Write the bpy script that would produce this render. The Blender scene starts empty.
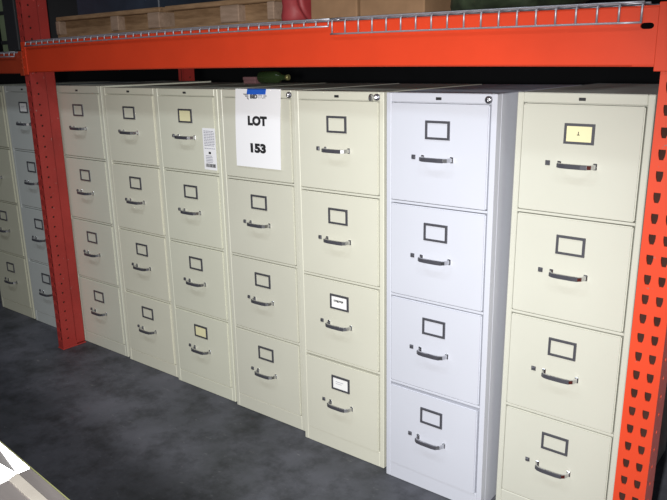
import bpy, bmesh, math, random
from mathutils import Vector, Matrix
random.seed(7)
scene = bpy.context.scene
C = scene.collection
PI = math.pi

# ------------------------------------------------------------------ materials
def new_mat(name):
    m = bpy.data.materials.new(name)
    m.use_nodes = True
    nt = m.node_tree
    return m, nt, nt.nodes['Principled BSDF']

def ramp(nt, stops):
    r = nt.nodes.new('ShaderNodeValToRGB')
    el = r.color_ramp.elements
    el[0].position, el[0].color = stops[0][0], (*stops[0][1], 1)
    el[1].position, el[1].color = stops[1][0], (*stops[1][1], 1)
    for p, c in stops[2:]:
        e = el.new(p); e.color = (*c, 1)
    return r

def noise(nt, scale, detail=4, rough=.55, stretch=None):
    tc = nt.nodes.new('ShaderNodeTexCoord')
    n = nt.nodes.new('ShaderNodeTexNoise')
    n.inputs['Scale'].default_value = scale
    n.inputs['Detail'].default_value = detail
    n.inputs['Roughness'].default_value = rough
    if stretch:
        mp = nt.nodes.new('ShaderNodeMapping')
        mp.inputs['Scale'].default_value = stretch
        nt.links.new(tc.outputs['Object'], mp.inputs['Vector'])
        nt.links.new(mp.outputs['Vector'], n.inputs['Vector'])
    else:
        nt.links.new(tc.outputs['Object'], n.inputs['Vector'])
    return n

def flat(name, col, rough=.5, metal=0., var=.06, scale=6., spec=.5, stretch=None):
    """painted / plain surface with a faint procedural mottling"""
    m, nt, b = new_mat(name)
    n = noise(nt, scale, stretch=stretch)
    lo = tuple(c * (1 - var) for c in col); hi = tuple(min(1, c * (1 + var)) for c in col)
    r = ramp(nt, [(.3, lo), (.7, hi)])
    nt.links.new(n.outputs['Fac'], r.inputs['Fac'])
    nt.links.new(r.outputs['Color'], b.inputs['Base Color'])
    b.inputs['Roughness'].default_value = rough
    b.inputs['Metallic'].default_value = metal
    b.inputs['Specular IOR Level'].default_value = spec
    return m

def chipped(name, col, chip=(.16, .13, .12), thr=.70, rough=.45, var=.12):
    """painted steel with small chips worn through the paint"""
    m, nt, b = new_mat(name)
    n1 = noise(nt, 5, 5)
    lo = tuple(c * (1 - var) for c in col); hi = tuple(min(1, c * (1 + var)) for c in col)
    r1 = ramp(nt, [(.3, lo), (.7, hi)])
    nt.links.new(n1.outputs['Fac'], r1.inputs['Fac'])
    n2 = noise(nt, 42, 6, .68)
    r2 = ramp(nt, [(thr, (0, 0, 0)), (thr + .02, (1, 1, 1))])
    nt.links.new(n2.outputs['Fac'], r2.inputs['Fac'])
    mx = nt.nodes.new('ShaderNodeMix'); mx.data_type = 'RGBA'
    nt.links.new(r2.outputs['Color'], mx.inputs[0])
    nt.links.new(r1.outputs['Color'], mx.inputs[6])
    mx.inputs[7].default_value = (*chip, 1)
    nt.links.new(mx.outputs[2], b.inputs['Base Color'])
    b.inputs['Roughness'].default_value = rough
    b.inputs['Specular IOR Level'].default_value = .35
    return m

def wood(name, a, bcol):
    m, nt, b = new_mat(name)
    n = noise(nt, 7, 6, .65, (1.2, 9, 9))
    r = ramp(nt, [(.3, a), (.72, bcol)])
    nt.links.new(n.outputs['Fac'], r.inputs['Fac'])
    nt.links.new(r.outputs['Color'], b.inputs['Base Color'])
    b.inputs['Roughness'].default_value = .85
    b.inputs['Specular IOR Level'].default_value = .1
    return m

CREAM = {
 'ivory':  flat('ivory_enamel', (.485, .485, .425), .42, var=.025, scale=3),
 'white':  flat('cool_white_enamel', (.485, .50, .565), .42, var=.02, scale=3),
 'cream':  flat('cream_enamel', (.55, .545, .465), .42, var=.03, scale=3),
 'putty':  flat('putty_enamel', (0.6, 0.6, 0.5), .42, var=.03, scale=3),
 'parchment': flat('parchment_enamel', (0.625, 0.615, 0.51), .42, var=.03, scale=3),
 'pewter': flat('pewter_enamel', (.58, .58, .49), .42, var=.03, scale=3),
 'grey':   flat('pale_grey_enamel', (0.46, 0.485, 0.47), .42, var=.03, scale=3),
 'tan':    flat('tan_enamel', (0.48, 0.475, 0.375), .42, var=.03, scale=3),
}
M_CHROME = flat('chrome', (.62, .62, .64), .22, 1., .03)
M_FRAME = flat('dark_nickel_frame', (.12, .12, .14), .38, .6, .05)
M_GRIP = flat('charcoal_grip', (.07, .07, .085), .32, .25, .05)
M_BLACK = flat('black_plastic', (.02, .02, .022), .45, 0, .05)
M_POST_SHADE = flat('post_hole_shade', (.045, .020, .016), .9, .0, .2, 20, .05)  # dark colour standing for the shade inside the posts
M_CARD_W = flat('white_card', (.78, .78, .78), .7, 0, .01)
M_CARD_C = flat('cream_card', (.72, .68, .42), .7, 0, .02)
M_INK = flat('black_ink', (.012, .012, .014), .7, 0, .02)
M_INKG = flat('grey_print', (.30, .30, .36), .7, 0, .05)
M_PAPER = flat('white_paper', (.80, .80, .83), .75, 0, .01)
M_TAPE = flat('blue_tape', (.015, .10, .52), .6, 0, .06, 30)
M_ORANGE = chipped('orange_beam_enamel', (.53, .042, .012), thr=.78, var=.06)
M_ORANGE_DIM = chipped('dimmed_orange_enamel', (.30, .035, .012), thr=.74, var=.12)  # beam orange darkened to carry the weaker light at the left end
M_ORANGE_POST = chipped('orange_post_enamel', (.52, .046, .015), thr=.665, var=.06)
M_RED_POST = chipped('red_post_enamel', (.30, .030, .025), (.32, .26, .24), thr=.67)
M_ZINC = flat('zinc_wire', (.34, .34, .38), .42, .55, .1, 30)
M_WOOD = wood('weathered_wood', (.13, .075, .04), (.27, .17, .095))
M_WOOD_L = wood('pale_end_grain', (.17, .115, .08), (.27, .19, .14))
M_CARTON = flat('brown_carton', (.21, .125, .07), .85, 0, .15, 12, .1)
M_CARTON_L = flat('pale_carton_edge', (.42, .29, .22), .85, 0, .1, 12, .1)
M_REDWRAP = flat('red_wrap', (.22, .022, .026), .6, 0, .15, 12)
M_NAVY = flat('navy_wrap', (.015, .022, .035), .5, 0, .3, 9)
M_GREEN = flat('dark_green_tarp', (.022, .032, .016), .55, 0, .55, 22)
M_SAGE = flat('sage_green_box', (.16, .20, .11), .7, 0, .15, 8)
M_STEEL = flat('brushed_steel', (.50, .48, .47), .30, 1., .10, 9, .5, (1, 14, 1))
M_STEEL_D = flat('dull_steel', (.34, .31, .30), .36, 1., .16, 9, .5, (1, 10, 1))
M_BENCH_W = flat('bench_white', (.42, .42, .43), .35, 0, .03)  # plain white for the sheet and strip left of the seam
M_BENCH_C = flat('bench_cream_enamel', (.024, .022, .0195), .6, 0, .12, 30, .2)
M_BENCH_B = flat('olive_bead', (.015, .0155, .0065), .5, 0, .1, 6, .2)
M_BENCH_D = flat('bench_dark_frame', (.010, .0095, .0095), .6, 0, .1, 6, .2)
M_HOLE = flat('slot_shade', (.004, .003, .003), 1, 0, .1, 6, .0)
M_BLUEGREY = flat('blue_grey_board', (.20, .22, .26), .7, 0, .1, 5)

def floor_mat():
    m, nt, b = new_mat('dark_concrete')
    n1 = noise(nt, 1.3, 6, .62)
    r1 = ramp(nt, [(.30, (.036, .040, .043)), (.50, (.080, .083, .099)), (.70, (.130, .131, .156))])
    nt.links.new(n1.outputs['Fac'], r1.inputs['Fac'])
    n2 = noise(nt, 6.5, 7, .7)
    r2 = ramp(nt, [(.33, (.42, .43, .42)), (.55, (1, 1, 1))])
    nt.links.new(n2.outputs['Fac'], r2.inputs['Fac'])
    mx = nt.nodes.new('ShaderNodeMix'); mx.data_type = 'RGBA'; mx.blend_type = 'MULTIPLY'
    mx.inputs[0].default_value = 1
    nt.links.new(r1.outputs['Color'], mx.inputs[6]); nt.links.new(r2.outputs['Color'], mx.inputs[7])
    n3 = noise(nt, 16, 8, .74, (1, 2.2, 1))
    r3 = ramp(nt, [(.61, (0, 0, 0)), (.72, (.55, .55, .55))])
    nt.links.new(n3.outputs['Fac'], r3.inputs['Fac'])
    mx2 = nt.nodes.new('ShaderNodeMix'); mx2.data_type = 'RGBA'
    nt.links.new(r3.outputs['Color'], mx2.inputs[0]); nt.links.new(mx.outputs[2], mx2.inputs[6])
    mx2.inputs[7].default_value = (.24, .235, .23, 1)
    nt.links.new(mx2.outputs[2], b.inputs['Base Color'])
    b.inputs['Roughness'].default_value = .6
    b.inputs['Specular IOR Level'].default_value = .3
    bp = nt.nodes.new('ShaderNodeBump'); bp.inputs['Strength'].default_value = .12
    bp.inputs['Distance'].default_value = .01
    nt.links.new(n2.outputs['Fac'], bp.inputs['Height']); nt.links.new(bp.outputs['Normal'], b.inputs['Normal'])
    return m
M_FLOOR = floor_mat()
M_WALL = flat('dark_block_wall', (.010, .010, .011), .9, 0, .2, 2)

# ------------------------------------------------------------------ mesh helpers
def box(bm, x0, x1, y0, y1, z0, z1, bev=0., mi=0, seg=1):
    vs = [bm.verts.new((x, y, z)) for x in (x0, x1) for y in (y0, y1) for z in (z0, z1)]
    q = [(0, 1, 3, 2), (4, 6, 7, 5), (0, 4, 5, 1), (2, 3, 7, 6), (0, 2, 6, 4), (1, 5, 7, 3)]
    fs = [bm.faces.new([vs[i] for i in f]) for f in q]
    for f in fs: f.material_index = mi
    if bev > 0:
        es = list({e for f in fs for e in f.edges})
        bmesh.ops.bevel(bm, geom=es, offset=bev, segments=seg, affect='EDGES', material=-1)
    return fs

def tube(bm, pts, r, n=8, mi=0, cap=True):
    pts = [Vector(p) for p in pts]
    rings = []
    prev = None
    for i, p in enumerate(pts):
        d = (pts[min(i + 1, len(pts) - 1)] - pts[max(i - 1, 0)]).normalized()
        a = Vector((0, 0, 1)) if abs(d.z) < .9 else Vector((1, 0, 0))
        u = d.cross(a).normalized() if prev is None else (prev - d * prev.dot(d)).normalized()
        prev = u
        v = d.cross(u)
        rings.append([bm.verts.new(p + r * (math.cos(2 * PI * k / n) * u + math.sin(2 * PI * k / n) * v)) for k in range(n)])
    for a, b in zip(rings, rings[1:]):
        for k in range(n):
            f = bm.faces.new((a[k], a[(k + 1) % n], b[(k + 1) % n], b[k])); f.smooth = True; f.material_index = mi
    if cap:
        for rg, rev in ((rings[0], True), (rings[-1], False)):
            f = bm.faces.new(rg[::-1] if rev else rg); f.material_index = mi

def disc_cyl(bm, c, axis, r, h, n=20, mi=0, bev=.2):
    """short bevelled cylinder starting at c along axis"""
    c = Vector(c); d = Vector(axis).normalized()
    a = Vector((0, 0, 1)) if abs(d.z) < .9 else Vector((1, 0, 0))
    u = d.cross(a).normalized(); v = d.cross(u)
    rr = [(r, 0), (r, h * (1 - bev)), (r * (1 - bev), h)]
    rings = [[bm.verts.new(c + d * t + q * (math.cos(2 * PI * k / n) * u + math.sin(2 * PI * k / n) * v)) for k in range(n)] for q, t in rr]
    for A, B in zip(rings, rings[1:]):
        for k in range(n):
            f = bm.faces.new((A[k], A[(k + 1) % n], B[(k + 1) % n], B[k])); f.material_index = mi
    for rg in (rings[0][::-1], rings[-1]):
        f = bm.faces.new(rg); f.material_index = mi

def prism(bm, prof, a0, a1, mapf, mi=0, seg=1):
    """extrude a closed 2D profile from a0 to a1; mapf(u,v,a) -> xyz"""
    R = [[bm.verts.new(mapf(u, v, a0 + (a1 - a0) * i / seg)) for u, v in prof] for i in range(seg + 1)]
    n = len(prof)
    for A, B in zip(R, R[1:]):
        for k in range(n):
            f = bm.faces.new((A[k], A[(k + 1) % n], B[(k + 1) % n], B[k])); f.material_index = mi
    f = bm.faces.new(R[0][::-1]); f.material_index = mi
    f = bm.faces.new(R[-1]); f.material_index = mi

def holeplate(bm, mapf, cells, poly, thick, mi=0):
    """plate with real star-shaped holes; cells=(u0,u1,v0,v1,cu,cv); mapf(u,v,depth)"""
    def hit(ang):
        dx, dy = math.cos(ang), math.sin(ang)
        best = None
        for (x1, y1), (x2, y2) in zip(poly, poly[1:] + poly[:1]):
            ex, ey = x2 - x1, y2 - y1
            det = dx * -ey + dy * ex
            if abs(det) < 1e-12: continue
            t = (x1 * -ey + y1 * ex) / det
            s = (dx * y1 - dy * x1) / det
            if t > 0 and -1e-6 <= s <= 1 + 1e-6: best = t if best is None else min(best, t)
        return best
    for (u0, u1, v0, v1, cu, cv) in cells:
        angs = sorted([math.atan2(y, x) for x, y in poly] + [math.atan2(b - cv, a - cu) for a in (u0, u1) for b in (v0, v1)])
        O, I, D = [], [], []
        for a in angs:
            dx, dy = math.cos(a), math.sin(a)
            t = min(((u1 - cu) / dx if dx > 1e-9 else (u0 - cu) / dx if dx < -1e-9 else 1e9),
                    ((v1 - cv) / dy if dy > 1e-9 else (v0 - cv) / dy if dy < -1e-9 else 1e9))
            h = hit(a)
            O.append(bm.verts.new(mapf(cu + dx * t, cv + dy * t, 0)))
            I.append(bm.verts.new(mapf(cu + dx * h, cv + dy * h, 0)))
            D.append(bm.verts.new(mapf(cu + dx * h, cv + dy * h, thick)))
        n = len(angs)
        for k in range(n):
            j = (k + 1) % n
            for q in ((O[k], O[j], I[j], I[k]), (I[k], I[j], D[j], D[k])):
                try:
                    f = bm.faces.new(q); f.material_index = mi
                except ValueError: pass

def obj(name, bm, mats, parent=None, recalc=True, smooth=False):
    if recalc: bmesh.ops.recalc_face_normals(bm, faces=bm.faces)
    me = bpy.data.meshes.new(name)
    bm.to_mesh(me); bm.free()
    for m in (mats if isinstance(mats, (list, tuple)) else [mats]): me.materials.append(m)
    if smooth:
        for p in me.polygons: p.use_smooth = True
    o = bpy.data.objects.new(name, me); C.objects.link(o)
    if parent: o.parent = parent
    return o

def tag(o, label=None, cat=None, group=None, kind=None):
    for k, v in (('label', label), ('category', cat), ('group', group), ('kind', kind)):
        if v: o[k] = v
    return o

def thing(name, label, cat, loc=(0, 0, 0), rz=0., group=None):
    o = bpy.data.objects.new(name, None); C.objects.link(o)
    o.empty_display_size = .1
    o.location = loc; o.rotation_euler = (0, 0, rz)
    return tag(o, label, cat, group)

def text_polys(body, size, bold=0.):
    """outline text as flat polygons [(list of 2D verts, faces)] centred on the origin"""
    cu = bpy.data.curves.new('lettering', 'FONT'); cu.body = body; cu.size = size; cu.offset = bold
    cu.align_x = 'CENTER'; cu.align_y = 'CENTER'; cu.resolution_u = 4
    o = bpy.data.objects.new('lettering', cu); C.objects.link(o)
    bpy.context.view_layer.update()
    ev = o.evaluated_get(bpy.context.evaluated_depsgraph_get())
    me = ev.to_mesh()
    v = [(q.co.x, q.co.y) for q in me.vertices]; f = [tuple(p.vertices) for p in me.polygons]
    ev.to_mesh_clear(); bpy.data.objects.remove(o); bpy.data.curves.remove(cu)
    return v, f

# ------------------------------------------------------------------ the setting
bm = bmesh.new(); box(bm, -9.15, 6, -4.5, 5.15, -.1, 0)
tag(obj('floor', bm, M_FLOOR), kind='structure')
bm = bmesh.new(); box(bm, -9, 6, 5, 5.15, 0, 5)
tag(obj('wall_back', bm, M_WALL), kind='structure')
bm = bmesh.new(); box(bm, -9.15, -9, -4.5, 5.15, 0, 5)
tag(obj('wall_left', bm, M_WALL), kind='structure')

# ------------------------------------------------------------------ filing cabinets
H = 1.300
DEPTH = .66
PITCH = .305
DTOP = 1.270
DH = .2925
STILE = .0175

def drawer_parts(root, w, k, mat, card=None, ajar=0., tilt=0., bare=False):
    zt = DTOP - PITCH * k
    zc = zt - .075
    hw = w / 2 - STILE - .0025
    bm = bmesh.new()
    box(bm, -hw, hw, -.003, .022, zt - DH, zt, .003, 0, 2)
    # folded box of the drawer behind its front
    box(bm, -hw + .012, hw - .012, .0215, .055, zt - DH + .01, zt - .03, 0)
    d = obj('drawer', bm, mat, root)
    d.location = (0, -ajar, -.0035 if ajar >= .002 else 0)
    if tilt: d.rotation_euler = (0, 0, tilt)
    if bare: return d
    F = -.003
    # label holder: four mitred bars
    bm = bmesh.new()
    ow, oh, t = .0405, .0275, .0072
    def frame(u, v, y): return (u, y, zc + v)
    o4 = [(-ow, -oh), (ow, -oh), (ow, oh), (-ow, oh)]
    i4 = [(-ow + t, -oh + t), (ow - t, -oh + t), (ow - t, oh - t), (-ow + t, oh - t)]
    O = [bm.verts.new(frame(u, v, F)) for u, v in o4]
    Of = [bm.verts.new(frame(u * .98, v * .97, F - .004)) for u, v in o4]
    If = [bm.verts.new(frame(u, v, F - .004)) for u, v in i4]
    I = [bm.verts.new(frame(u, v, F)) for u, v in i4]
    for a in range(4):
        b = (a + 1) % 4
        for q in ((O[a], O[b], Of[b], Of[a]), (Of[a], Of[b], If[b], If[a]), (If[a], If[b], I[b], I[a])): bm.faces.new(q)
    obj('label_frame', bm, M_FRAME, d)
    if card:
        bm = bmesh.new()
        box(bm, -ow + t * .8, ow - t * .8, F - .0014, F - .0004, zc - oh + t * .8, zc + oh - t * .8)
        if card == 'tick':
            box(bm, -.003, -.001, F - .0019, F - .0013, zc - .003, zc + .006, 0, 1)
            box(bm, -.0055, .0015, F - .0019, F - .0013, zc - .0035, zc - .0015, 0, 1)
        if card == 'written':
            x = -.024
            while x < .018:
                l = random.uniform(.002, .005)
                box(bm, x, x + l, F - .0019, F - .0013, zc + random.uniform(-.001, .003), zc + .0075, 0, 1)
                x += l + random.uniform(.0008, .002)
        if card == 'faint':
            box(bm, -.022, .012, F - .0019, F - .0013, zc + .004, zc + .006, 0, 2)
            box(bm, -.022, .004, F - .0019, F - .0013, zc - .003, zc - .0015, 0, 2)
        cm = M_CARD_C if card in ('tick', 'cream') else M_CARD_W
        c = obj('label_card', bm, [cm, M_INK, M_INKG], d)
        tag(c, 'cream paper label card' if cm is M_CARD_C else 'white paper label card')
    # bow handle: chrome strap bent out from two feet, dark grip on its front
    zh = zc - .083
    path = [(-.048, 0), (-.046, -.010), (-.042, -.0205), (-.035, -.0265), (-.02, -.029), (.02, -.029), (.035, -.0265), (.042, -.0205), (.046, -.010), (.048, 0)]
    def strap(bm, pts, off, th, h0, h1):
        prev = None
        n = len(pts)
        rings = []
        for i in range(n):
            a = Vector(pts[max(i - 1, 0)]); b = Vector(pts[min(i + 1, n - 1)])
            d2 = (b - a).normalized(); nn = Vector((d2.y, -d2.x))
            p = Vector(pts[i])
            q0 = p + nn * off; q1 = p + nn * (off + th)
            rings.append([bm.verts.new((q.x, F + q.y, zh + z)) for q, z in ((q0, h0), (q1, h0 + .0012), (q1, h1 - .0012), (q0, h1))])
        for A, B in zip(rings, rings[1:]):
            for s in range(4):
                f = bm.faces.new((A[s], A[(s + 1) % 4], B[(s + 1) % 4], B[s]))
        bm.faces.new(rings[0]); bm.faces.new(rings[-1])
    bm = bmesh.new()
    strap(bm, path, 0, .0035, -.0066, .0066)
    for s in (-1, 1):                                          # foot plates
        box(bm, s * .048 - .0055, s * .048 + .0055, F - .003, F + .001, zh - .009, zh + .009, .0015)
    hd = obj('handle', bm, M_CHROME, d)
    tag(hd, 'chrome bow handle')
    bm = bmesh.new()
    strap(bm, path[2:-3], .0032, .0028, -.0063, .0063)
    g = obj('handle_grip', bm, M_GRIP, d)
    tag(g, 'dark grip strip of the handle')
    # thumb latch
    bm = bmesh.new()
    box(bm, -.0855, -.0745, F - .005, F, zh + .0015 - .0055, zh + .0015 + .0055, .0014)
    box(bm, -.0868, -.0732, F - .0015, F + .0005, zh + .0015 - .0068, zh + .0015 + .0068, .0006)
    obj('latch', bm, M_FRAME, d)
    return d

def cabinet(label, c, y, w, color, cards=None, lock=False, plate=True, h=H, ajar=None, rz=0., key=False, bare=False):
    mat = CREAM[color]
    root = thing('filing_cabinet', label, 'filing cabinet', (c, y, 0), rz, 'steel four-drawer filing cabinets in a row')
    hw = w / 2
    bm = bmesh.new()
    box(bm, -hw, hw, .030, DEPTH, 0, h - .0005, .002)
    box(bm, -hw, -hw + STILE, 0, .031, 0, h, .0022)
    box(bm, hw - STILE, hw, 0, .031, 0, h, .0022)
    box(bm, -hw + STILE, hw - STILE, .0, .031, DTOP + .0025, h, .0022)
    box(bm, -hw + STILE, hw - STILE, .0, .031, 0, DTOP - 3 * PITCH - DH - .003, .0022)
    for k in range(3):
        zt = DTOP - PITCH * k - DH
        box(bm, -hw + STILE, hw - STILE, .0005, .031, zt - .0098, zt - .0022, .001)
    obj('body', bm, mat, root)
    cards = cards or {}; ajar = ajar or {}
    ds = []
    for k in range(4):
        a, t = ajar.get(k, (random.uniform(-.0005, .0015), 0))
        ds.append(drawer_parts(root, w, k, mat, cards.get(k), a, t, bare and k == 0))
    if plate:
        bm = bmesh.new()
        box(bm, -.009, .009, -.002, .0005, DTOP + .0105, DTOP + .0185, .0008)
        obj('nameplate', bm, M_BLACK, root)
    if lock:
        lx = hw - .024
        bm = bmesh.new()
        disc_cyl(bm, (lx, .001, DTOP + .014), (0, -1, 0), .0105, .007, 24)
        lk = obj('lock', bm, M_FRAME, root)
        bm = bmesh.new()
        disc_cyl(bm, (lx, -.0055, DTOP + .014), (0, -1, 0), .0065, .003, 20)
        box(bm, lx - .001, lx + .001, -.0092, -.008, DTOP + .0095, DTOP + .0185, 0)
        obj('lock_core', bm, M_CHROME, lk)
        if key:
            bm = bmesh.new()
            box(bm, lx - .0012, lx + .0012, -.026, -.008, DTOP + .011, DTOP + .017, .0004)
            disc_cyl(bm, (lx - .0012, -.034, DTOP + .014), (1, 0, 0), .0115, .0024, 20)
            kk = obj('key', bm, M_CHROME, lk)
            kk.rotation_euler = (0, 0, 0)
            tag(kk, 'metal key left in the lock')
    return root, ds

spec = {}
spec['I'] = cabinet('ivory filing cabinet at right end of the row beside the orange rack post', 0, 0, .357, 'ivory', {0: 'tick'})
spec['H'] = cabinet('cool white filing cabinet, the only white one in the row, with a round lock', -.383, -.069, .360, 'white', lock=True, ajar={3: (.004, -.010)})
spec['G'] = cabinet('cream filing cabinet with a key in its lock, directly left of the white cabinet', -.768, -.049, .364, 'cream', {2: 'written', 3: 'faint'}, lock=True, key=True, ajar={3: (.002, -.006), 2: (.001, -.004)})
spec['F'] = cabinet('cream filing cabinet with the white lot sheet taped over its top drawer', -1.165, -.017, .380, 'cream', {}, lock=True, plate=False, bare=True)
spec['E'] = cabinet('cream filing cabinet with a tall barcode sticker on its top drawer', -1.559, -.007, .372, 'putty', {0: 'cream', 3: 'cream'})
spec['D'] = cabinet('cream filing cabinet directly left of the one with the barcode sticker', -1.939, .005, .372, 'parchment', {})
spec['C'] = cabinet('greyish cream filing cabinet immediately right of the red rack post', -2.338, .012, .380, 'pewter', {}, h=1.306)
spec['B'] = cabinet('pale grey filing cabinet partly hidden behind the red rack post', -2.842, .022, .366, 'grey', {0: 'faint'})
spec['A'] = cabinet('tan filing cabinet at left edge, left of the pale grey one', -3.226, .025, .366, 'tan', {0: 'faint'})

spec['I'][0].rotation_euler = (0, math.radians(.4), 0); spec['I'][0].location = (-.006, 0, .0013)
# barcode sticker on the top drawer of the sticker cabinet
bm = bmesh.new()
cx = -1.428 - (-1.559); z0, z1 = .990, 1.152; hw = .036; yy = -.0032
box(bm, cx - hw, cx + hw, yy - .0006, yy, z0, z1, 0, 0)
z = z1 - .010
while z > z0 + .075:
    x = cx - hw + .007
    while x < cx + hw - .010:
        l = random.uniform(.006, .016)
        box(bm, x, min(x + l, cx + hw - .006), yy - .0009, yy - .0005, z - .0028, z, 0, 2); x += l + .002
    z -= .0062 + (random.random() < .25) * .005
box(bm, cx - .007, cx + .006, yy - .0009, yy - .0005, z0 + .062, z0 + .071, 0, 1)
z = z0 + .056
while z > z0 + .030:
    box(bm, cx - .024, cx + random.uniform(.012, .024), yy - .0009, yy - .0005, z - .0026, z, 0, 2); z -= .0062
x = cx - .027
while x < cx + .026:
    l = random.choice((.001, .002, .003)); box(bm, x, x + l, yy - .0009, yy - .0005, z0 + .010, z0 + .024, 0, 1); x += l + random.choice((.0008, .0014))
st = obj('barcode_sticker', bm, [M_PAPER, M_INK, M_INKG], spec['E'][1][0])
tag(st, 'tall white printed sticker with a barcode at its foot')

# ------------------------------------------------------------------ lot sheet
ls = thing('lot_sheet', 'white paper sheet reading LOT 153 hung with blue tape on a cabinet', 'paper sign', (-1.155, -.017, 1.022))
SW, SH = .2235, .281
def sheet_y(z): t = 1 - z / SH; return -.0055 - .004 * math.sin(PI * min(1, t * 1.0)) - .004 * t * t
bm = bmesh.new()
nz = 16
def col_(y_off, x): return [bm.verts.new((x + .001 + .010 * i / nz, sheet_y(SH * i / nz) + y_off, SH * i / nz)) for i in range(nz + 1)]
fl, fr, bl, br = col_(-.0003, -SW / 2), col_(-.0003, SW / 2), col_(.0003, -SW / 2), col_(.0003, SW / 2)
for i in range(nz):
    for q in ((fl[i], fr[i], fr[i + 1], fl[i + 1]), (br[i], bl[i], bl[i + 1], br[i + 1]), (fl[i], fl[i + 1], bl[i + 1], bl[i]), (fr[i], br[i], br[i + 1], fr[i + 1])): bm.faces.new(q)
bm.faces.new((fl[0], bl[0], br[0], fr[0])); bm.faces.new((fl[nz], fr[nz], br[nz], bl[nz]))
def write(body, size, bold, cx, cz, mi, sx=1.):
    v, f = text_polys(body, size, bold)
    x0, x1 = min(a for a, _ in v), max(a for a, _ in v); y0, y1 = min(b for _, b in v), max(b for _, b in v)
    vs = []
    for a, b in v:
        z = cz + b - (y0 + y1) / 2
        vs.append(bm.verts.new((cx + (a - (x0 + x1) / 2) * sx, sheet_y(z) - .0009, z)))
    for q in f:
        try:
            fc = bm.faces.new([vs[i] for i in q]); fc.material_index = mi
        except ValueError: pass
write('LOT', .042, .0028, .007, .169, 1, 1.16)
write('153', .042, .0028, .006, .071, 1, 1.36)
write('BID', .0185, .0013, -.008, .2545, 2, 1.25)
write('ITUP', .0185, .0003, .034, .2545, 3, 1.12)
def stroke(pts, mi=2):
    f = bm.faces.new([bm.verts.new((x, sheet_y(z) - .0009, z)) for x, z in pts]); f.material_index = mi
stroke([(-.062, .264), (-.034, .264), (-.034, .2605), (-.058, .2605)])        # winged mark before the word
stroke([(-.054, .2575), (-.034, .2575), (-.034, .254), (-.050, .254)])
stroke([(-.044, .251), (-.034, .251), (-.034, .242), (-.038, .245)])
obj('sheet', bm, [M_PAPER, M_INK, flat('charcoal_print', (.06, .06, .07), .7), flat('grey_thin_print', (.24, .24, .26), .7)], ls)
bm = bmesh.new()
box(bm, -.041, .051, -.0078, -.0066, .262, SH + .0005, 0)
box(bm, -.041, .051, -.0078, .035, SH - .002, SH - .0010, 0)
for v in bm.verts:
    v.co.x += (v.co.z - .27) * .25
tp = obj('tape', bm, M_TAPE, ls); tag(tp, 'strip of blue masking tape')

# ------------------------------------------------------------------ pallet rack
TH = math.atan2(.060, 2.787)
P0 = Vector((-2.519, -.125, 0))
def camber(s):
    """the loaded bay's beams are cambered a few millimetres upward between the posts"""
    u = s / 2.7875
    return -.003 + .010 * 4 * u * (1 - u) if 0 < u < 1 else -.003
def rack_pt(s, t, z=0.):
    return P0 + Vector((s * math.cos(TH) + t * math.sin(TH), -s * math.sin(TH) + t * math.cos(TH), z))
TEAR = [(-.0076, .0118), (.0076, .0118), (.0078, .004), (.0068, -.004), (.0042, -.0118), (-.0042, -.0118), (-.0068, -.004), (-.0078, .004)]
TEAR = [(a, b) for a, b in TEAR]
ROUND = [(.0052 * math.cos(2 * PI * k / 10), .0052 * math.sin(2 * PI * k / 10)) for k in range(10)]
HP = .0487
def post_mesh(w, d, ztop, zoff, side_frac, paint_i=0):
    """open-backed column: perforated front and sides, lips at the back, added dark liner as shade behind the holes"""
    bm = bmesh.new()
    n = int((ztop - .03) / HP)
    cells, sl = [], []
    for i in range(n):
        v0, v1 = .03 + i * HP, .03 + (i + 1) * HP
        cv = (v0 + v1) / 2 + zoff
        cells.append((-w / 2, 0, v0, v1, -w * .21, cv)); cells.append((0, w / 2, v0, v1, w * .21, cv))
        sl.append((0, d, v0, v1, d * side_frac, (v0 + v1) / 2))
    holeplate(bm, lambda u, v, q: (u, q, v), cells, TEAR, .004)
    holeplate(bm, lambda u, v, q: (w / 2 - q, u, v), sl, ROUND, .004)
    holeplate(bm, lambda u, v, q: (-w / 2 + q, u, v), sl, ROUND, .004)
    zt = .03 + n * HP
    box(bm, -w / 2, w / 2, 0, d, .002, .03)
    for s in (-1, 1):                                             # back lips
        box(bm, min(s * w / 2, s * (w / 2 - .018)), max(s * w / 2, s * (w / 2 - .018)), d - .003, d, .03, zt)
    # dark box added inside so the holes read as shaded
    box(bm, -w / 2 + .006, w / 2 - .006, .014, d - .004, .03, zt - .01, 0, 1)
    return bm

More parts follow.
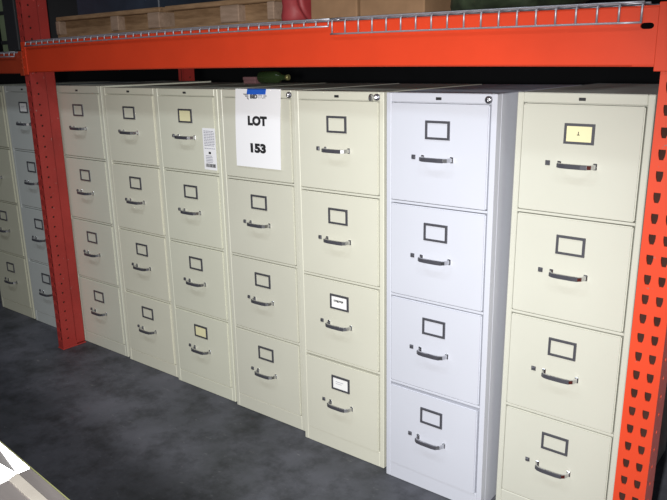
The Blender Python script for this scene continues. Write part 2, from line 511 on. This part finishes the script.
RD = .96
def upright(name, label, s, w, d, mat, reinforced, zoff=0.):
    root = thing(name, label, 'rack upright', rack_pt(s, 0), -TH)
    front = obj('front_post', post_mesh(w, d, 2.6, zoff, .42), [mat, M_POST_SHADE], root, recalc=False)
    if reinforced:
        bm = bmesh.new()
        box(bm, -w / 2 + .002, w / 2 - .002, d, d + .050, .01, 2.55, .003)
        obj('reinforcing_channel', bm, mat, root)
    rear = obj('rear_post', post_mesh(w, d, 2.6, zoff, .42), [mat, M_POST_SHADE], root, recalc=False)
    rear.location = (0, RD, 0); rear.rotation_euler = (0, 0, PI)
    y0 = d + (.050 if reinforced else 0); y1 = RD - d
    xo0, xo1 = (-.0325, -.056) if reinforced else (0, 0)       # braces bolt to the outer flank
    bm = bmesh.new(); box(bm, -w / 2 - .004, w / 2 + .004, -.004, d + (.052 if reinforced else .004), 0, .006, .002)
    obj('base_plate', bm, mat, root)
    bm = bmesh.new(); box(bm, -.05, .05, RD - d - .02, RD + .025, 0, .006, .002)
    obj('base_plate', bm, mat, root)
    for z in ((.20, 1.0, 1.8, 2.4) if reinforced else (1.0, 1.8, 2.4)):
        bm = bmesh.new(); tube(bm, [(xo0, y0, z + .016), (xo1, y1, z + .016)], .009, 6)
        obj('cross_brace', bm, mat, root)
    for a, b in (((.24, .98), (1.84, 2.38)) if reinforced else ((1.84, 2.38),)):
        bm = bmesh.new()
        tube(bm, [(xo0, y0, a), (xo1, y1, b)], .009, 6)
        obj('diagonal_brace', bm, mat, root)
    return root
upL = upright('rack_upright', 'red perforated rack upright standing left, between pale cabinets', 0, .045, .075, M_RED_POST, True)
upL.rotation_euler = (0, math.radians(.6), -TH)
upR = upright('rack_upright', 'orange perforated rack upright at the right edge beside the ivory cabinet', 2.7735, .076, .075, M_ORANGE_POST, False, .004)
upR.rotation_euler = (0, math.radians(.65), -TH)

SLOT = [(.013 * math.cos(2 * PI * k / 16) + (.006 if math.cos(2 * PI * k / 16) > 0 else -.006) - 0, .0075 * math.sin(2 * PI * k / 16)) for k in range(16)]
def beam(label, s0, s1, zb, zt, t0, conn_l, conn_r, slot=False, mat=None):
    mat = mat or M_ORANGE
    root = thing('rack_beam', label, 'rack beam', rack_pt(s0, t0), -TH)
    L = s1 - s0
    hgt = zt - zb
    bm = bmesh.new()
    d = .044
    # stepped tube; the front face carries a real slot near its right end
    ends = (L - .045) if slot else L
    prof = [(0, zb), (d, zb), (d, zt - .022), (.022, zt - .022), (.022, zt), (0, zt)]
    r = .004
    pr = [(r, zb), (d - r, zb), (d, zb + r), (d, zt - .022), (.022, zt - .022), (.022, zt - r), (.022 - r, zt), (r, zt), (0, zt - r), (0, zb + r)]
    if slot: # leave the front wall open for the perforated end piece
        prism(bm, pr, 0, L - .06, lambda u, v, a: (a, u, v), 0, 40)
        prism(bm, [(.012, zb), (d - r, zb), (d, zb + r), (d, zt - .022), (.022, zt - .022), (.022, zt), (.012, zt)], L - .06, L, lambda u, v, a: (a, u, v), 0)
        sl = [(.0145 * math.cos(2 * PI * k / 16), .0066 * max(-1, min(1, 1.25 * math.sin(2 * PI * k / 16)))) for k in range(16)]
        holeplate(bm, lambda u, v, q: (u, q, v), [(L - .06, L, zb + r, zt - r, L - .034, zt - .042)], sl, .006)
        box(bm, L - .06, L, 0.0005, .0125, zt - r, zt, .001); box(bm, L - .06, L, 0.0005, .0125, zb, zb + r, .001)
        box(bm, L - .059, L - .001, .0085, .010, zt - .07, zt - .02, 0, 1)  # black plate added behind the slot as painted shade
    else:
        prism(bm, pr, 0, L, lambda u, v, a: (a, u, v), 0, 40)
    for v in bm.verts: v.co.z += camber(s0 + v.co.x)
    obj('beam_tube', bm, [mat, M_HOLE], root)
    for on, x0, x1, sgn in ((conn_l, -.0225, .012, 1), (conn_r, L - .012, L + (.0365 if slot else .0215), -1)):
        if not on: continue
        bm = bmesh.new()
        box(bm, x0, x1, -.003, .0022, zb - .012, zt + .004, .0014)
        for z in (zb + .02, (zb + zt) / 2, zt - .03):
            xm = (x0 + x1) / 2 - sgn * .008
            disc_cyl(bm, (xm, -.003, z), (0, -1, 0), .0055, .003, 14)
        obj('end_connector', bm, mat, root)
    return root
ZB, ZT = 1.371, 1.499
T0 = -.0035
beam('long orange rack beam running across above all the cabinets between both posts', .023, 2.749, ZB, ZT, T0, True, True, True)
beam('short end of orange beam left of the red post at the left edge', -2.76, -.023, 1.367, 1.459, T0, False, True, False, M_ORANGE_DIM)
beam('rear orange rack beam behind the cabinets carrying the back of the wire decks', .023, 2.749, ZB, ZT, RD - .040, False, False)

DKE = RD - .003
def deck(label, s0, s1, z, ft, flange, t_front, first):
    """wire deck: bars front to back bent down over the beam, cross wires, and channels beneath"""
    root = thing('wire_deck', label, 'wire deck', rack_pt(s0, 0), -TH, 'wire decks laid across the rack beams')
    L = s1 - s0; r = .0027
    bm = bmesh.new()
    n = int(round(L / .0476))
    for i in range(n + 1):
        x = L * i / n
        tube(bm, [(x, DKE, z + r), (x, t_front + .004, z + r), (x, t_front + .001, z + r * .2), (x, t_front, z - .004), (x, t_front, z - flange)], r, 6)
    t = t_front + .05
    def along(tt, zz, rr): tube(bm, [(-.003 + (L + .006) * k / 16, tt, zz) for k in range(17)], rr, 6)
    along(t_front - 2 * r * .8, z - flange, r)
    along(t_front + .004, z + 2.6 * r, r * .9)
    while t < DKE:
        along(t, z + 2.6 * r, r); t += .098
    for v in bm.verts: v.co.z += camber(s0 + v.co.x)
    obj('wire_mesh', bm, M_ZINC, root)
    for q in (.2, .5, .8):
        bm = bmesh.new()
        x = L * q; zz = z; z = z + camber(s0 + x)
        prism(bm, [(x - .018, z - .024), (x + .018, z - .024), (x + .018, z - .001), (x + .016, z - .001), (x + .016, z - .022), (x - .016, z - .022), (x - .016, z - .001), (x - .018, z - .001)], .045, DKE - .045, lambda u, v, a: (u, a, v)); z = zz
        obj('support_channel', bm, M_ZINC, root)
    return root
ZD = ZT + .001
deck('galvanised wire deck lapping over the right part of the orange beam', 1.836, 2.703, ZD, 0, .036, -.009, 0)
deck('galvanised wire deck with short front lip over the left part of the orange beam', .050, 1.822, ZD, 0, .014, -.009, 0)
deck('galvanised wire deck sliver left of the red post', -1.5, -.065, 1.458, 0, .014, -.009, 0)

# ------------------------------------------------------------------ goods on the shelf
def world_s(x): return (x + 2.520) / math.cos(TH)
def dz(x0, x1): return ZD + .0108 + max(camber(world_s(x0 + (x1 - x0) * k / 8)) for k in range(9))                                                     # top of the deck wires
def rbox(name, label, cat, s0, s1, t0, t1, z0, z1, mat, bev=.004, group=None):
    o = thing(name, label, cat, rack_pt((s0 + s1) / 2, t0, z0), -TH, group)
    return o
def pallet(label, s0, s1, t0, t1, z, blocks):
    root = thing('wooden_pallet', label, 'pallet', rack_pt(s0, t0, z), -TH, 'wooden pallets on the upper shelf')
    L, D = s1 - s0, t1 - t0
    y = 0
    while y < D - .05:                                              # top deck boards lie along the rack
        bm = bmesh.new(); box(bm, 0, L, y, y + .09, .075, .094, .003)
        obj('deck_board', bm, M_WOOD, root); y += .128
    for yy in (0, D / 2 - .045, D - .09):
        bm = bmesh.new(); box(bm, 0, L, yy, yy + .09, 0, .017, .003)
        obj('bottom_board', bm, M_WOOD, root)
        for bx, bw in blocks:
            bm = bmesh.new(); box(bm, bx, bx + bw, yy - (.004 if yy == 0 else 0), yy + .088, .0165, .0755, .003)
            obj('block', bm, M_WOOD_L, root)
        bm = bmesh.new(); box(bm, .02, L - .02, yy + .03, yy + .05, .017, .075, 0)
        obj('stringer', bm, M_WOOD, root)
    return root
DZA, DZB = dz(-2.44, -1.675), dz(-1.655, -1.06)
pallet('brown wooden pallet on the wire deck just right of the red post', world_s(-2.44), world_s(-1.675), .135, .93, DZA, [(0, .03), (.434, .055), (.69, .075)])
pallet('brown wooden pallet in the middle of the wire deck under the pale edged carton', world_s(-1.655), world_s(-1.06), .145, .93, DZB, [(.322, .098), (.56, .033)])

def carton(label, x0, x1, t0, t1, z0, z1, mat, edge=None, tape=True, group=None, name='carton', cat='box', rot=0):
    s0, s1 = world_s(x0), world_s(x1)
    root = thing(name, label, cat, rack_pt((s0 + s1) / 2, t0, z0), -TH + rot, group)
    hw = (s1 - s0) / 2; D = t1 - t0; hh = z1 - z0
    bm = bmesh.new(); box(bm, -hw, hw, 0, D, 0, hh - .003, .004)
    obj('carton_body', bm, mat, root)
    bm = bmesh.new()
    box(bm, -hw, -.001, 0, D, hh - .003, hh, .001); box(bm, .001, hw, 0, D, hh - .003, hh, .001)
    obj('top_flaps', bm, mat, root)
    if edge:
        bm = bmesh.new(); box(bm, -hw, -hw + edge, -.003, 0, 0, hh, .001); obj('corner_strip', bm, M_CARTON_L, root)
    return root
carton('brown carton with a pale corner strip on the middle pallet', -1.277, -1.07, .15, .55, DZB + .094, DZB + .34, M_CARTON, .040)
carton('dark navy wrapped carton on the pallet nearest the red post', -2.36, -1.76, .20, .8, DZA + .094, DZA + .41, M_NAVY)
carton('brown carton beside the red wrapped bundle on the wire deck', -.905, -.715, .15, .55, dz(-.905, -.715), dz(-.905, -.715) + .13, M_CARTON)
carton('low brown carton at the right end of the shelf goods', -.705, -.47, .15, .60, dz(-.705, -.47), dz(-.705, -.47) + .062, M_CARTON)

def lump(name, label, cat, x0, x1, t0, t1, z0, h, mat, seed, part=None):
    """crumpled soft bundle: a subdivided block pushed about by smooth waves"""
    s0, s1 = world_s(x0), world_s(x1)
    rnd = random.Random(seed)
    bm = bmesh.new()
    bmesh.ops.create_icosphere(bm, subdivisions=4, radius=1)
    ph = [(rnd.uniform(2, 7), rnd.uniform(2, 7), rnd.uniform(2, 7), rnd.uniform(0, 6)) for _ in range(6)]
    for v in bm.verts:
        p = v.co.copy()
        k = 1 + sum(.05 * math.sin(a * p.x + b * p.y + c * p.z + d) for a, b, c, d in ph)
        q = Vector([math.copysign(abs(u) ** .6, u) for u in p]) * k
        v.co = Vector((q.x * (s1 - s0) / 2, q.y * (t1 - t0) / 2, max(0, (q.z * .5 + .42) * h)))
    o = obj(name, bm, mat, None, smooth=True)
    o.location = rack_pt((s0 + s1) / 2, (t0 + t1) / 2, z0); o.rotation_euler = (0, 0, -TH)
    return tag(o, label, cat)
lump('wrapped_bundle', 'red wrapped bundle standing beside the middle pallet', 'bundle', -1.045, -.915, .12, .42, dz(-1.045, -.915), .20, M_REDWRAP, 3)
lump('tarp_bundle', 'dark green crumpled tarp bundle on the wire deck above the white cabinet', 'bundle', -.42, -.12, .12, .62, dz(-.42, -.12), .20, M_GREEN, 5)

# left bay goods
DZL = 1.458 + .0115
carton('black case on the shelf left of the red post', -2.775, -2.665, .06, .5, DZL, DZL + .5, M_BLACK, name='equipment_case', cat='case')
r = thing('crate', 'sage green crate with black straps at the top left corner', 'crate', rack_pt(world_s(-3.30), .37, DZL), -TH)
bm = bmesh.new(); box(bm, -.16, .16, 0, .5, 0, .42, .01, 0, 2); obj('crate_body', bm, M_SAGE, r)
for z in (.05, .21):
    bm = bmesh.new(); box(bm, -.163, .163, -.004, .504, z, z + .02, .002); obj('strap', bm, M_BLACK, r)

# small goods on the cabinet tops
def top_box(name, label, cat, x0, x1, y0, y1, z, h, mat, lid=None, group=None):
    root = thing(name, label, cat, ((x0 + x1) / 2, y0, z), 0, group)
    w = (x1 - x0) / 2
    bm = bmesh.new(); box(bm, -w, w, 0, y1 - y0, 0, h * .55, .002); obj('tray', bm, mat, root)
    bm = bmesh.new(); box(bm, -w - .002, w + .002, -.002, y1 - y0 + .002, h * .5, h, .002); obj('lid', bm, lid or mat, root)
    return root
M_PINK = flat('faded_pink_card', (.16, .075, .08), .8, 0, .2, 20)
top_box('flat_box', 'small faded pink box at the back of the cabinet with the barcode sticker', 'box', -1.74, -1.665, .50, .60, H, .030, M_PINK)
# dark green glass bottle lying on the cabinet
root = thing('glass_bottle', 'dark green bottle lying on the cabinet with the barcode sticker', 'bottle', (-1.565, .52, H + .0275), 0)
def lathe(prof, mats, n=24):
    bm = bmesh.new()
    rings = [[bm.verts.new((a, r * math.cos(2 * PI * k / n), r * math.sin(2 * PI * k / n))) for k in range(n)] for a, r in [(a * .70, r * .88) for a, r in prof]]
    for A, B in zip(rings, rings[1:]):
        for k in range(n):
            f = bm.faces.new((A[k], A[(k + 1) % n], B[(k + 1) % n], B[k])); f.smooth = True
    bm.faces.new(rings[0]); bm.faces.new(rings[-1])
    return bm
obj('glass', lathe([(-.12, .022), (-.117, .029), (-.11, .031), (.02, .031), (.045, .026), (.065, .0145), (.105, .012), (.11, .0135)], None), flat('green_glass', (.02, .035, .012), .12, 0, .2, 10), root)
obj('cap', lathe([(.105, .0142), (.125, .0142), (.127, .012)], None), flat('gilt_cap', (.45, .42, .18), .35, .8, .05), root)

# leaning board beyond the right post
bm = bmesh.new(); box(bm, -.27, .27, -.009, .009, 0, .74, .003)
o = obj('leaning_board', bm, M_BLUEGREY); o.location = (.592, -.03, 0.003); o.rotation_euler = (math.radians(-14), 0, math.radians(3))
tag(o, 'blue-grey board leaning beyond the orange post at the bottom right corner', 'board')

# ------------------------------------------------------------------ bench in the near left corner
BZ = 1.150
e0 = Vector((.194, -1.665, 0)); e1 = Vector((.294, -1.674, 0))
ba = math.atan2(e1.y - e0.y, e1.x - e0.x)
bench = thing('metal_bench', 'steel topped bench whose bare metal corner shows at the bottom left', 'bench', (.345, -1.6785, 0), ba)
# local axes: -x to the left along the edge, -y away from the cabinets
BL, BD = 1.5, .60
SX = -.1025                                                          # seam between the two top sheets
bm = bmesh.new(); box(bm, -BL, 0, -BD, -.003, BZ - .035, BZ - .0020, .001); obj('bench_frame', bm, M_BENCH_D, bench)
def slab(name, pts, z0, z1, mat, lab=None):
    bm = bmesh.new()
    prism(bm, pts, z0, z1, lambda u, v, a: (u, v, a))
    return tag(obj(name, bm, mat, bench), lab)
slab('top_sheet', [(-BL, -BD), (SX + .045, -BD), (SX - .0006, -.0092), (-.123, -.0118), (-BL, -.018)], BZ - .0019, BZ - .0003, M_BENCH_W, 'white top sheet left of the seam')
slab('edge_strip', [(-BL, -.0025), (-.150, -.0032), (SX - .0006, -.0085), (SX - .0006, -.0012), (-BL, -.0012)], BZ - .0019, BZ, M_BENCH_W, 'white edge strip left of the seam')
slab('edge_strip', [(SX + .0006, -.0088), (0, -.0088), (0, -.0012), (SX + .0006, -.0012)], BZ - .0019, BZ, M_STEEL_D, 'dull steel edge strip right of the seam')
slab('rib', [(SX + .003, -.0158), (0, -.0158), (0, -.0093), (SX + .0008, -.0093)], BZ - .0019, BZ + .0006, M_BENCH_C, 'pale cream rib along the top')
slab('top_sheet', [(SX + .046, -BD), (0, -BD), (0, -.0160), (SX + .0035, -.0160)], BZ - .0019, BZ - .0003, M_STEEL_D, 'dull steel top sheet right of the seam')
slab('edge_bead', [(-BL, -.0012), (0, -.0012), (0, 0), (-BL, 0)], BZ - .03, BZ - .0004, M_BENCH_B, 'thin olive bead along the edge')
for x in (-BL + .04, -.04):
    for y in (-BD + .04, -.06):
        bm = bmesh.new(); box(bm, x - .02, x + .02, y - .02, y + .02, 0, BZ - .03, .003); obj('leg', bm, M_STEEL_D, bench)
bm = bmesh.new(); box(bm, -BL + .06, -.06, -BD + .05, -.07, .2, .215, .002); obj('lower_shelf', bm, M_STEEL_D, bench)

# ------------------------------------------------------------------ light
cam_pos = Vector((.6386336, -1.8563119, 1.3952187))
YAW, PITCHA, ROLL = .67000828, -.26495569, -.01969152
fw = Vector((-math.sin(YAW) * math.cos(PITCHA), math.cos(YAW) * math.cos(PITCHA), math.sin(PITCHA)))
ri = Vector((math.cos(YAW), math.sin(YAW), 0)); up = ri.cross(fw)
r2 = math.cos(ROLL) * ri + math.sin(ROLL) * up; u2 = -math.sin(ROLL) * ri + math.cos(ROLL) * up
# the camera's own flash, beside the lens
fl = bpy.data.lights.new('camera_flash', 'SPOT'); fl.energy = 360; fl.shadow_soft_size = .018; fl.color = (1, .985, .95)
fl.spot_size = math.radians(100); fl.spot_blend = 1.
fo = bpy.data.objects.new('camera_flash', fl); C.objects.link(fo); fo.location = cam_pos - .09 * r2 - .01 * u2
# weak fill lights added high over the aisle for ambient light
for i, (x, y) in enumerate(((-1.5, -2.6), (1.6, -2.6))):
    a = bpy.data.lights.new('overhead_fill', 'AREA'); a.shape = 'RECTANGLE'; a.size = 1.6; a.size_y = .4; a.energy = 42; a.color = (.86, .93, 1)
    ao = bpy.data.objects.new('overhead_fill', a); C.objects.link(ao); ao.location = (x, y, 4.6)
w = bpy.data.worlds.new('warehouse_gloom'); scene.world = w; w.use_nodes = True
bg = w.node_tree.nodes['Background']; bg.inputs['Color'].default_value = (.78, .80, 1, 1); bg.inputs['Strength'].default_value = .06

# ------------------------------------------------------------------ camera
cd = bpy.data.cameras.new('camera'); cd.sensor_width = 36; cd.sensor_fit = 'HORIZONTAL'; cd.lens = 698.07 / 667 * 36
cd.clip_start = .02
co = bpy.data.objects.new('camera', cd); C.objects.link(co)
co.matrix_world = Matrix.Translation(cam_pos) @ Matrix((r2, u2, -fw)).transposed().to_4x4()
aim = Vector((-1.05, 0, .15)) - fo.location
fo.rotation_euler = aim.to_track_quat('-Z', 'Y').to_euler()
scene.camera = co
vs = scene.view_settings
vs.view_transform = 'Standard'; vs.look = 'None'; vs.gamma = 1; vs.use_curve_mapping = False; vs.exposure = 0
